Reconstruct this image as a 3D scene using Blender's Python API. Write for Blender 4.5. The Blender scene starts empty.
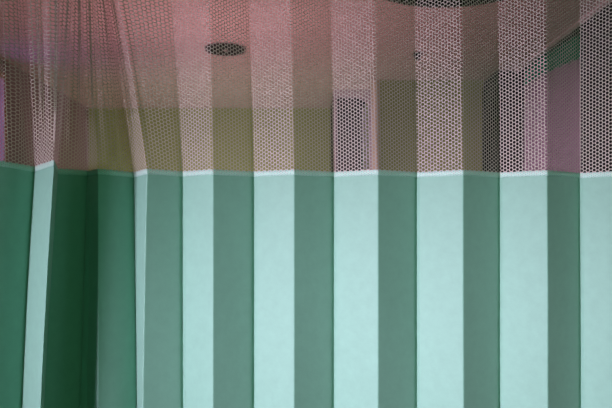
import bpy, bmesh, math, random
import numpy as np
random.seed(4)
C = bpy.context.scene.collection
S = bpy.context.scene

# ---------------------------------------------------------------- camera
F = 680.0                     # focal length in pixels of the 612 wide frame
EYE = 1.6
HOR = 232.0                   # pixel row of the horizon
cam = bpy.data.cameras.new('camera'); co = bpy.data.objects.new('camera', cam); C.objects.link(co)
co.location = (0, 0, EYE); co.rotation_euler = (math.radians(90), 0, 0)
cam.sensor_width = 36; cam.lens = 36 * F / 612; cam.shift_y = 28 / 612
cam.dof.use_dof = True; cam.dof.focus_distance = 1.98; cam.dof.aperture_fstop = 3.2
S.camera = co

# ---------------------------------------------------------------- world, lights, exposure
w = bpy.data.worlds.new('world'); S.world = w; w.use_nodes = True
w.node_tree.nodes['Background'].inputs[0].default_value = (0.27, 0.95, 0.50, 1)
w.node_tree.nodes['Background'].inputs[1].default_value = 0.08

def area(name, loc, target, size, power, col, sy=None, spread=180):
    l = bpy.data.lights.new(name, 'AREA'); l.energy = power; l.color = col; l.size = size
    if sy: l.shape = 'RECTANGLE'; l.size_y = sy
    l.spread = math.radians(spread)
    o = bpy.data.objects.new(name, l); C.objects.link(o); o.location = loc
    from mathutils import Vector
    d = Vector(target) - Vector(loc)
    o.rotation_euler = d.to_track_quat('-Z', 'Y').to_euler()
    return o
# daylight from the window in the near part of the ward, to the left of the photographer
area('daylight', (-4.1, -2.5, 1.55), (0.24, 2.0, 1.2), 1.3, 20, (1.03, 0.75, 1.01), 1.0, 25)
# added green fill from the right behind the camera, tints the dark pleats
area('green_fill', (1.6, -2.2, 2.5), (0.3, 2.0, 1.3), 1.2, 8.5, (0.50, 1.0, 0.62), 1.2, 110)
# pink light that washes the ceiling of the bay beyond the curtain
area('pink_uplight', (-0.5, 3.6, 0.85), (-0.45, 3.45, 2.7), 0.5, 7, (1.0, 0.55, 0.61), 0.5, 100)
area('bay_light', (-0.8, 4.5, 1.0), (-0.45, 6.0, 1.9), 0.6, 11, (1.0, 0.95, 0.78), 0.5, 150)

vs = S.view_settings
vs.view_transform = 'Standard'; vs.look = 'None'; vs.gamma = 1; vs.use_curve_mapping = False
vs.exposure = 0.0

# ---------------------------------------------------------------- helpers
def srgb(r, g, b):
    f = lambda c: (c / 255 / 12.92) if c / 255 <= 0.04045 else ((c / 255 + 0.055) / 1.055) ** 2.4
    return (f(r), f(g), f(b), 1)

def mat(name, col, rough=0.7, noise=0.0, nscale=20, bump=0.0, translucent=0.0, tcol=None, emit=None, estr=0, metal=0, spec=0.3, sheen=0):
    m = bpy.data.materials.new(name); m.use_nodes = True
    nt = m.node_tree; N = nt.nodes; L = nt.links
    p = N['Principled BSDF']; out = N['Material Output']
    p.inputs['Roughness'].default_value = rough; p.inputs['Metallic'].default_value = metal
    p.inputs['Specular IOR Level'].default_value = spec
    p.inputs['Base Color'].default_value = col
    if sheen:
        p.inputs['Sheen Weight'].default_value = sheen; p.inputs['Sheen Roughness'].default_value = 0.5
    if noise or bump:
        tc = N.new('ShaderNodeTexCoord')
        n = N.new('ShaderNodeTexNoise'); n.inputs['Scale'].default_value = nscale; n.inputs['Detail'].default_value = 5
        n.inputs['Roughness'].default_value = 0.65
        L.new(tc.outputs['Object'], n.inputs['Vector'])
        if noise:
            r = N.new('ShaderNodeMapRange'); r.inputs['From Min'].default_value = 0.3; r.inputs['From Max'].default_value = 0.7
            r.inputs['To Min'].default_value = 1 - noise; r.inputs['To Max'].default_value = 1 + noise
            L.new(n.outputs['Fac'], r.inputs['Value'])
            h = N.new('ShaderNodeHueSaturation'); h.inputs['Color'].default_value = col
            L.new(r.outputs[0], h.inputs['Value']); L.new(h.outputs[0], p.inputs['Base Color'])
        if bump:
            b = N.new('ShaderNodeBump'); b.inputs['Strength'].default_value = bump; b.inputs['Distance'].default_value = 0.002
            L.new(n.outputs['Fac'], b.inputs['Height']); L.new(b.outputs[0], p.inputs['Normal'])
    if translucent:
        t = N.new('ShaderNodeBsdfTranslucent'); t.inputs['Color'].default_value = tcol or col
        mx = N.new('ShaderNodeMixShader'); mx.inputs[0].default_value = translucent
        L.new(p.outputs[0], mx.inputs[1]); L.new(t.outputs[0], mx.inputs[2]); L.new(mx.outputs[0], out.inputs['Surface'])
    if emit:
        p.inputs['Emission Color'].default_value = emit; p.inputs['Emission Strength'].default_value = estr
    return m

def link(name, me, m=None, parent=None):
    o = bpy.data.objects.new(name, me); C.objects.link(o)
    if m: me.materials.append(m)
    if parent: o.parent = parent
    return o
def obj(name, bm, m, parent=None, smooth=False):
    me = bpy.data.meshes.new(name); bmesh.ops.recalc_face_normals(bm, faces=bm.faces); bm.to_mesh(me); bm.free()
    if smooth:
        for p in me.polygons: p.use_smooth = True
    return link(name, me, m, parent)
def struct(name, bm, m):
    o = obj(name, bm, m); o['kind'] = 'structure'; return o
def tag(o, label, cat, group=None):
    o['label'] = label; o['category'] = cat
    if group: o['group'] = group
    return o
def thing(name, label, cat, loc, group=None):
    o = bpy.data.objects.new(name, None); C.objects.link(o); o.location = loc
    return tag(o, label, cat, group)
def box(bm, x0, x1, y0, y1, z0, z1):
    v = [bm.verts.new((x, y, z)) for x in (x0, x1) for y in (y0, y1) for z in (z0, z1)]
    for f in ((0,1,3,2),(4,6,7,5),(0,4,5,1),(2,3,7,6),(0,2,6,4),(1,5,7,3)): bm.faces.new([v[i] for i in f])
def lathe(bm, prof, n=48, c=(0,0,0), closed=False):
    rings = []
    for r, z in prof:
        rings.append([bm.verts.new((c[0]+r*math.cos(2*math.pi*k/n), c[1]+r*math.sin(2*math.pi*k/n), c[2]+z)) for k in range(n)])
    P = list(range(len(rings))); 
    pairs = list(zip(P[:-1], P[1:])) + ([(P[-1], P[0])] if closed else [])
    for a, b in pairs:
        for k in range(n):
            bm.faces.new((rings[a][k], rings[a][(k+1)%n], rings[b][(k+1)%n], rings[b][k]))
    if not closed:
        for a in (0, -1):
            if prof[a][0] > 1e-6: bm.faces.new(rings[a])
def prism_xz(bm, pts, y0, y1):
    a = [bm.verts.new((x, y0, z)) for x, z in pts]; b = [bm.verts.new((x, y1, z)) for x, z in pts]
    bm.faces.new(a); bm.faces.new(b[::-1])
    for i in range(len(a)):
        j = (i+1) % len(a); bm.faces.new((a[i], b[i], b[j], a[j]))
def B(*a):
    bm = bmesh.new(); box(bm, *a); return bm
def X(px, d): return (px - 306) / F * d
CEIL = 2.70

# ---------------------------------------------------------------- materials
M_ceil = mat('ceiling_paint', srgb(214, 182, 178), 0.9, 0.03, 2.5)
M_ceil_shade = mat('ceiling_shade', srgb(52, 44, 46), 0.9, 0.03, 2.5)
M_olive = mat('olive_wall_paint', srgb(166, 170, 108), 0.85, 0.03, 3)
M_pinkwall = mat('rose_wall_paint', srgb(176, 146, 150), 0.85, 0.03, 3)
M_corner = mat('warm_lit_corner', srgb(205, 172, 140), 0.5)
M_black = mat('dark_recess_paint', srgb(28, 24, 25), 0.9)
M_brown = mat('brown_door_paint', srgb(56, 50, 46), 0.8)
M_floor = mat('vinyl_floor', srgb(120, 124, 112), 0.5, 0.05, 6)
M_darkmetal = mat('dark_metal', srgb(26, 22, 24), 0.5, metal=0.3)
M_vent = mat('vent_metal', srgb(64, 54, 56), 0.5, metal=0.2)
M_track = mat('track_aluminium', srgb(230, 200, 196), 0.5)
M_frame = mat('window_frame_paint', srgb(210, 160, 140), 0.5)
M_violet = mat('violet_glass', srgb(150, 90, 220), 0.3, emit=(0.36, 0.25, 1.0, 1), estr=1.7)
M_vcurt = mat('violet_cloth', srgb(188, 152, 172), 0.85, 0.03, 10, translucent=0.2)
M_gband = mat('dark_green_cloth', srgb(34, 132, 94), 0.85, translucent=0.2)
M_fabric = mat('mint_nonwoven', srgb(125, 186, 162), 0.6, 0.055, 34, 0.35, translucent=0.22, tcol=srgb(40, 160, 100), spec=0.5, sheen=0.25)
M_net = mat('net_yarn', srgb(186, 188, 176), 0.7, translucent=0.25, tcol=srgb(230, 200, 200), spec=0.3)
M_stitch = mat('stitch_yarn', srgb(190, 234, 214), 0.6, translucent=0.2)
M_band = mat('seam_tape', srgb(164, 214, 200), 0.6, 0.25, 260, 1.0, translucent=0.25, tcol=srgb(120, 200, 175))

# ---------------------------------------------------------------- room beyond the curtain
struct('floor', B(-5.0, 5.0, -3.5, 9.0, -0.1, 0.0), M_floor)
XL = -1.93
YB = 6.03
# ceiling: the light part, then the part right of the oblique track, its shade painted dark
TX = 1.455
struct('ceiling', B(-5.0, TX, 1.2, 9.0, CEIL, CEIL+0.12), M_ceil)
struct('ceiling', B(TX, 5.0, 1.2, 9.0, CEIL, CEIL+0.12), M_ceil_shade)
struct('wall_back', B(XL, X(371, 5.0), YB, YB+0.12, 0, CEIL), M_olive)

# left wall with a window opening
wy0, wy1, wz0, wz1 = 4.0, 4.36, 1.4, 2.61
bm = bmesh.new()
box(bm, XL-0.15, XL, 2.2, wy0, 0, CEIL); box(bm, XL-0.15, XL, wy1, YB+0.12, 0, CEIL)
box(bm, XL-0.15, XL, wy0, wy1, 0, wz0); box(bm, XL-0.15, XL, wy0, wy1, wz1, CEIL)
struct('wall_left', bm, M_pinkwall)
bm = bmesh.new()
for a in ((wy0, wy0+0.04, wz0, wz1), (wy1-0.04, wy1, wz0, wz1), (wy0+0.04, wy1-0.04, wz0, wz0+0.04), (wy0+0.04, wy1-0.04, wz1-0.04, wz1)):
    box(bm, XL-0.11, XL+0.012, a[0], a[1], a[2], a[3])
wf = struct('window_1', bm, M_frame)
g = obj('pane', B(XL-0.08, XL-0.07, wy0+0.04, wy1-0.04, wz0+0.04, wz1-0.04), M_violet, wf)

def arch_wall(x0, x1, ox0, ox1, oz, r0, r1, y0, y1):
    """wall x0..x1 with an opening ox0..ox1 below oz whose upper corners have radii r0 (left), r1 (right)"""
    p = [(x0, 0), (ox0, 0)] if ox0 > x0 + 1e-4 else []
    if r0: p += [(ox0 + r0 - r0*math.cos(a), oz - r0 + r0*math.sin(a)) for a in [math.pi/2*k/10 for k in range(11)]]
    else: p += [(ox0, oz)]
    if r1: p += [(ox1 - r1 + r1*math.sin(a), oz - r1 + r1*math.cos(a)) for a in [math.pi/2*k/10 for k in range(11)]]
    else: p += [(ox1, oz)]
    if ox1 < x1 - 1e-4: p += [(ox1, 0), (x1, 0)]
    p += [(x1, CEIL), (x0, CEIL)]
    bm = bmesh.new(); prism_xz(bm, p, y0, y1); return bm

# wall block between the two openings (nearer than the back wall)
YP = 4.92
px0, px1 = X(372, YP), X(484, YP)
bm = bmesh.new(); box(bm, px0+0.03, px1, YP, YB, 0, CEIL)
struct('wall_center', bm, M_olive)
bm = bmesh.new()                                     # rounded left corner, the warm light on it put into its colour
lathe(bm, [(0.034, 0.0), (0.034, CEIL-0.002)], 24, (px0+0.034, YP+0.026, 0))
struct('trim_1', bm, M_corner)
# small arch left of the block
YA = 5.25
ax0, ax1 = X(336, YA), X(370, YA)
struct('wall_alcove', arch_wall(ax0-0.015, px0+0.03, ax0, px0+0.02, 2.655, 0.02, 0.10, YA, YA+0.1), M_pinkwall)
bm = bmesh.new(); box(bm, ax0-0.015, ax0, YA+0.1, YB-0.01, 0, CEIL); box(bm, ax0, px0+0.02, YB-0.04, YB-0.005, 0, CEIL-0.01)
box(bm, ax0+0.0005, px0+0.02, YA+0.1, YB-0.04, 2.672, CEIL-0.002)
struct('door_1', bm, M_brown)
# black slab painted as the shade of the right recess, rounded upper left corner
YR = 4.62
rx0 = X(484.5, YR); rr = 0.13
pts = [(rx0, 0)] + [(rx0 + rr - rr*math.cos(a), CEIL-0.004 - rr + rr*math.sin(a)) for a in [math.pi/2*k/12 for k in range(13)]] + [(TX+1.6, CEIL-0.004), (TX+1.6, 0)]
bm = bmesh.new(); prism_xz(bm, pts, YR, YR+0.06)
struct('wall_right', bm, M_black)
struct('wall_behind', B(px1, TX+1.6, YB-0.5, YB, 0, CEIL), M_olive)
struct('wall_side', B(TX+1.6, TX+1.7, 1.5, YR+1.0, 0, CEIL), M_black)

# ---------------------------------------------------------------- ceiling fittings
vx, vy, vr = X(225.5, 4.07), 4.07, 0.123
t = thing('ceiling_vent', 'small round dark grille in the pink ceiling, left of the sprinkler', 'vent', (vx, vy, CEIL))
bm = bmesh.new(); lathe(bm, [(vr*0.86, -0.001), (vr, -0.003), (vr*0.97, -0.016), (vr*0.84, -0.016)], 56, closed=True)
obj('rim', bm, M_vent, t)
bm = bmesh.new(); lathe(bm, [(0.0001, -0.002), (vr*0.87, -0.002), (vr*0.87, -0.004), (0.0001, -0.004)], 40, closed=True); obj('back_plate', bm, M_darkmetal, t)
bm = bmesh.new()
for r in (0.025, 0.05, 0.075): lathe(bm, [(r-0.004, -0.006), (r+0.004, -0.006), (r+0.006, -0.014), (r-0.001, -0.014)], 40, closed=True)
for k in range(8):
    a = math.pi*k/4; c_, s_ = math.cos(a), math.sin(a)
    v = [bm.verts.new((u*c_ - q*s_, u*s_ + q*c_, z)) for u in (0.008, vr*0.85) for q in (-0.003, 0.003) for z in (-0.012, -0.005)]
    for f in ((0,1,3,2),(4,6,7,5),(0,4,5,1),(2,3,7,6),(0,2,6,4),(1,5,7,3)): bm.faces.new([v[i] for i in f])
obj('grille', bm, M_vent, t)
bm = bmesh.new(); lathe(bm, [(0.0001, -0.004), (0.012, -0.005), (0.010, -0.018), (0.0001, -0.019)], 16); obj('hub', bm, M_track, t)

bx_, by_, br = 0.655, 2.885, 0.42
t = thing('ceiling_diffuser', 'large round black ceiling diffuser cut by the top edge of the photo', 'vent', (bx_, by_, CEIL))
bm = bmesh.new(); lathe(bm, [(br*0.9, -0.001), (br, -0.003), (br*0.985, -0.012), (br*0.88, -0.014)], 72, closed=True); obj('rim', bm, M_darkmetal, t)
bm = bmesh.new(); lathe(bm, [(0.0001, -0.002), (br*0.91, -0.002), (br*0.91, -0.004), (0.0001, -0.004)], 56, closed=True)
obj('back_plate', bm, M_black, t)
bm = bmesh.new()
for r in (0.08, 0.15, 0.22, 0.29, 0.35): lathe(bm, [(r-0.008, -0.005), (r+0.006, -0.005), (r+0.014, -0.02), (r+0.004, -0.02)], 56, closed=True)
obj('louvre_rings', bm, M_darkmetal, t)

sx, sy = X(417.5, 4.18), 4.18
t = thing('fire_sprinkler', 'tiny dark sprinkler head hanging from the ceiling right of the centre', 'sprinkler', (sx, sy, CEIL))
bm = bmesh.new(); lathe(bm, [(0.0001, -0.001), (0.026, -0.001), (0.03, -0.004), (0.024, -0.010), (0.0001, -0.011)], 28); obj('escutcheon', bm, M_black, t)
bm = bmesh.new(); lathe(bm, [(0.027, -0.010), (0.022, -0.024), (0.014, -0.032), (0.0001, -0.033)], 14)
box(bm, -0.014, -0.010, -0.003, 0.003, -0.034, -0.010); box(bm, 0.010, 0.014, -0.003, 0.003, -0.034, -0.010)
obj('frame_arms', bm, M_black, t)
bm = bmesh.new(); lathe(bm, [(0.0001, -0.033), (0.02, -0.034), (0.02, -0.038), (0.0001, -0.039)], 20); obj('deflector', bm, M_darkmetal, t)

# ---------------------------------------------------------------- violet curtain on its ceiling track, right
TRX = 1.43
bm = bmesh.new(); box(bm, TRX-0.012, TRX+0.016, 2.25, 4.66, CEIL-0.012, CEIL-0.001)
tag(obj('curtain_track', bm, M_track), 'pale straight ceiling track running obliquely to the upper right corner', 'curtain track')
t = thing('violet_curtain', 'dusky violet gathered curtain with dark green top band, hanging at the right', 'curtain', (TRX, 4.2, 0.4))
VP = [(0.0, 1.505, 3.74, 2.555), (0.30, 1.475, 4.0, 2.565), (0.52, 1.465, 4.2, 2.57), (1.0, 1.48, 4.58, 2.585)]
def wavy(top, nz):
    bm = bmesh.new(); n = 130; rows = []
    k = list(zip(*VP))
    for j in range(nz+1):
        row = []
        for i in range(n+1):
            q = i/n
            hb = float(np.interp(q, k[0], k[3])); z0, z1 = (hb, 2.6995 - 0.012) if top else (0.4, hb)
            z = z0 + (z1-z0)*j/nz
            y = float(np.interp(q, k[0], k[2]))
            a = 0.012 + 0.012*(2.7-z)/2.3
            x = float(np.interp(q, k[0], k[1])) + a*math.sin(q*2*math.pi*9 + 0.4*math.sin(q*17))
            row.append(bm.verts.new((x-TRX, y-4.2, z-0.4)))
        rows.append(row)
    for a, b in zip(rows[:-1], rows[1:]):
        for i in range(n): bm.faces.new((a[i], a[i+1], b[i+1], b[i]))
    return bm
def solid(o, th):
    md = o.modifiers.new('thickness', 'SOLIDIFY'); md.thickness = th; md.offset = 0
solid(obj('curtain_cloth', wavy(False, 10), M_vcurt, t, True), 0.002)
solid(obj('top_band', wavy(True, 3), M_gband, t, True), 0.003)

# ---------------------------------------------------------------- the green cubicle curtain
ZS = EYE + 57.0/F*2.0          # height where cloth meets net
def kdepth(k): return k[5] if len(k) > 5 else 57.0*2.0/(HOR - k[3])
# fold lines: pixel x at (top of frame, seam, bottom of frame), seam row -> distance, bulge of the panel that follows
K = [(-60, -60, -80, 169.5, 0.0, 1.95),
     (-10, -12, -26, 163.8, 0.006, 1.85),
     (24, 34, 21, 171.3, 0.0, 1.955),
     (54, 54, 40, 164.8, 0.0, 1.85),
     (70, 58, 44, 173.5, 0.005, 1.955),
     (82, 87, 79, 175.2, 0.0, 2.05),
     (86, 90, 87, 175.2, 0.0, 2.035),
     (92, 98, 98, 173.6, 0.006, 1.988),
     (108, 133.5, 136.5, 177.0, 0.0, 2.068),
     (118, 147, 142.5, 173.6, 0.0, 1.975),
     (172, 182.5, 183, 176.0, 0.0),
     (209, 213, 213, 174.2, 0.0),
     (249, 254, 254, 176.2, 0.0),
     (290, 294, 294, 174.4, 0.0),
     (331, 334, 334, 176.5, 0.0),
     (374, 378, 378, 174.5, 0.0),
     (415, 417, 417, 176.8, 0.0),
     (461, 463, 463.5, 174.7, 0.0),
     (498, 500, 500.5, 177.1, 0.0),
     (546, 547, 548, 174.9, 0.0),
     (580, 580, 581, 177.6, 0.0),
     (628, 628, 630, 175.2, 0.0),
     (660, 660, 664, 178.0, 0.0),
     (712, 712, 716, 175.6, 0.0)]
NP = 26
SEAM = []
def panels():
    P = [[], [], []]
    for k in range(len(K)-1):
        a, b = K[k], K[k+1]
        da, db = kdepth(a), kdepth(b)
        for i in range(NP):
            s = (i/NP)*0.35 + 0.65*(0.5 - 0.5*math.cos(math.pi*i/NP)); SEAM.append(EYE + (HOR-a[3])/F*da*(1-s) + (HOR-b[3])/F*db*s)
            for q in range(3):
                xa, xb = X(a[q], da), X(b[q], db)
                dx, dy = xb-xa, db-da; L = math.hypot(dx, dy) or 1
                bl = a[4]*math.sin(math.pi*s) if q != 0 else a[4]*0.5*math.sin(math.pi*s)
                P[q].append((xa + dx*s + dy/L*bl, da + dy*s - dx/L*bl))
    e = K[-1]
    for q in range(3): P[q].append((X(e[q], kdepth(e)), kdepth(e)))
    return [np.array(p) for p in P]
PT, PS, PB = panels()
SEAM.append(SEAM[-1])
SEAM = np.array(SEAM)
def smooth(p, n):
    for _ in range(n):
        q = p.copy(); q[1:-1] = 0.25*p[:-2] + 0.5*p[1:-1] + 0.25*p[2:]; p = q
    return p
def crease(p):
    ks = [kdepth(k) for k in K]
    arc = np.concatenate([[0], np.cumsum(np.hypot(*(p[1:]-p[:-1]).T))])
    p = p.copy()
    for i in range(1, len(K)-1):
        if ks[i] > ks[i-1] and ks[i] > ks[i+1]: p[:, 1] += 0.006*np.exp(-np.abs(arc-arc[i*NP])/0.004)
    return p
PT, PS, PB = map(crease, (PT, PS, PB))
PT, PS, PB = smooth(PT, 6), smooth(PS, 1), smooth(PB, 1)
ARC = np.concatenate([[0], np.cumsum(np.hypot(*(PS[1:]-PS[:-1]).T))])
ZT, ZB = 2.28, 1.08
def lift(u, z):
    """the sewn line rises and dips a little where the cloth is bunched"""
    k_ = np.clip(1 - np.abs(z-ZS)/0.35, 0, 1)
    return z + (np.interp(u, ARC, SEAM) - ZS)*k_
def surf(u, z):
    """points on the curtain: u = length along the cloth, z = height (arrays)"""
    g = lambda P: np.stack([np.interp(u, ARC, P[:, 0]), np.interp(u, ARC, P[:, 1])], -1)
    t_, s_, b_ = g(PT), g(PS), g(PB)
    up = np.clip((z-ZS)/(ZT-ZS), 0, 1.5)[:, None]; dn = np.clip((ZS-z)/(ZS-ZB), 0, 2)[:, None]
    dn = dn/(1+0.25*dn)*1.25
    up = up**1.15
    xy = s_ + (t_-s_)*up + (b_-s_)*dn
    # the net is bunched into extra small gathers where the curtain is pushed together
    ua = ARC[9*NP]; g_ = np.clip((ua+0.03-u)/0.08, 0, 1)*np.clip((z-ZS-0.01)/0.22, 0, 1)
    ph = 2*math.pi*u/0.047 + 1.3*np.sin(u*11)
    xy[:, 1] += 0.013*g_*np.sin(ph); xy[:, 0] += 0.006*g_*np.sin(ph*0.5 + 1.0)
    # faint slow sway of the cloth
    xy[:, 1] += 0.0018*np.sin(u*9+z*5)*np.minimum(1, np.abs(z-ZS)*3)
    return np.concatenate([xy, lift(u, z)[:, None]], 1)
TOPZ, LOWZ = 2.665, 0.35
curt = thing('cubicle_curtain', 'pleated mint green hospital curtain with pale hexagon net top, filling the foreground', 'curtain', (0, 2.0, LOWZ))
O = np.array([0, 2.0, LOWZ])
def mesh_np(name, V, Fc, m, smoothf=False):
    me = bpy.data.meshes.new(name); V = V - O
    me.vertices.add(len(V)); me.vertices.foreach_set('co', V.astype(np.float32).ravel())
    n = Fc.shape[1]
    me.loops.add(Fc.size); me.loops.foreach_set('vertex_index', Fc.astype(np.int32).ravel())
    me.polygons.add(len(Fc)); me.polygons.foreach_set('loop_start', (np.arange(len(Fc))*n).astype(np.int32))
    if smoothf: me.polygons.foreach_set('use_smooth', np.ones(len(Fc), dtype=bool))
    me.update(calc_edges=True); me.validate()
    return link(name, me, m, curt)
def grid(name, us, zs, m, off=0.0):
    U, Z = np.meshgrid(us, zs); V = surf(U.ravel(), Z.ravel()); V[:, 1] -= off
    nu, nz = len(us), len(zs); i = np.arange(nu*nz).reshape(nz, nu)
    Fc = np.stack([i[:-1, :-1].ravel(), i[:-1, 1:].ravel(), i[1:, 1:].ravel(), i[1:, :-1].ravel()], 1)
    return mesh_np(name, V, Fc, m, True)
solid(grid('cloth_panel', ARC, np.concatenate([np.linspace(LOWZ, ZS-0.012, 30), [ZS-0.004, ZS-0.001, ZS]]), M_fabric), 0.0005)
solid(grid('seam_band', ARC, np.linspace(ZS-0.002, ZS+0.014, 3), M_band, 0.0012), 0.0006)
# hexagon net
def net(s_side, width, z0, z1, name, m, off=0.0):
    per = s_side*math.sqrt(3); col = 1.5*s_side
    nc = int(ARC[-1]/col); nr = int((z1-z0)/per)+1
    I, J = np.meshgrid(np.arange(nc), np.arange(nr))
    uc = (I*col).ravel() + s_side; zc = (J*per + (I % 2)*per/2).ravel() + z0
    ok = (zc + per/2 < z1 + per*0.5); uc, zc = uc[ok], zc[ok]
    ang = np.arange(6)*math.pi/3
    ri = s_side - width/math.sqrt(3)
    def ring(r): return uc[:, None] + r*np.cos(ang), zc[:, None] + r*np.sin(ang)
    uo, zo = ring(s_side); ui, zi = ring(ri)
    # rounder holes: soften inner corners by adding midpoints
    ang2 = np.arange(12)*math.pi/6
    rr = np.where(np.arange(12) % 2 == 0, ri*0.97, ri*math.cos(math.pi/6)*1.0)
    ui = uc[:, None] + rr*np.cos(ang2); zi = zc[:, None] + rr*np.sin(ang2)
    r2 = np.where(np.arange(12) % 2 == 0, s_side, s_side*math.cos(math.pi/6))
    uo = uc[:, None] + r2*np.cos(ang2); zo = zc[:, None] + r2*np.sin(ang2)
    n = len(uc)
    U = np.concatenate([uo, ui], 1).ravel(); Z = np.concatenate([zo, zi], 1).ravel()
    V = surf(U, Z); V[:, 1] -= off
    base = (np.arange(n)*24)[:, None]
    k = np.arange(12)
    Fc = np.stack([base+k, base+(k+1) % 12, base+12+(k+1) % 12, base+12+k], -1).reshape(-1, 4)
    return mesh_np(name, V, Fc, m)
net(0.0063, 0.0024, ZS+0.010, TOPZ, 'hexagon_net', M_net, 0.0022)
net(0.0036, 0.0017, ZS+0.001, ZS+0.0125, 'seam_stitching', M_stitch, 0.0026)
# heading tape and the curtain's own track at the ceiling
solid(grid('heading_tape', ARC[::3], np.linspace(TOPZ-0.004, TOPZ+0.012, 2), M_band), 0.001)
bm = bmesh.new(); box(bm, -1.92, 1.35, 1.93, 1.97, CEIL-0.022, CEIL-0.0005)
tag(obj('curtain_rail', bm, M_track), 'straight ceiling rail that carries the green hospital curtain, above the frame', 'curtain rail')
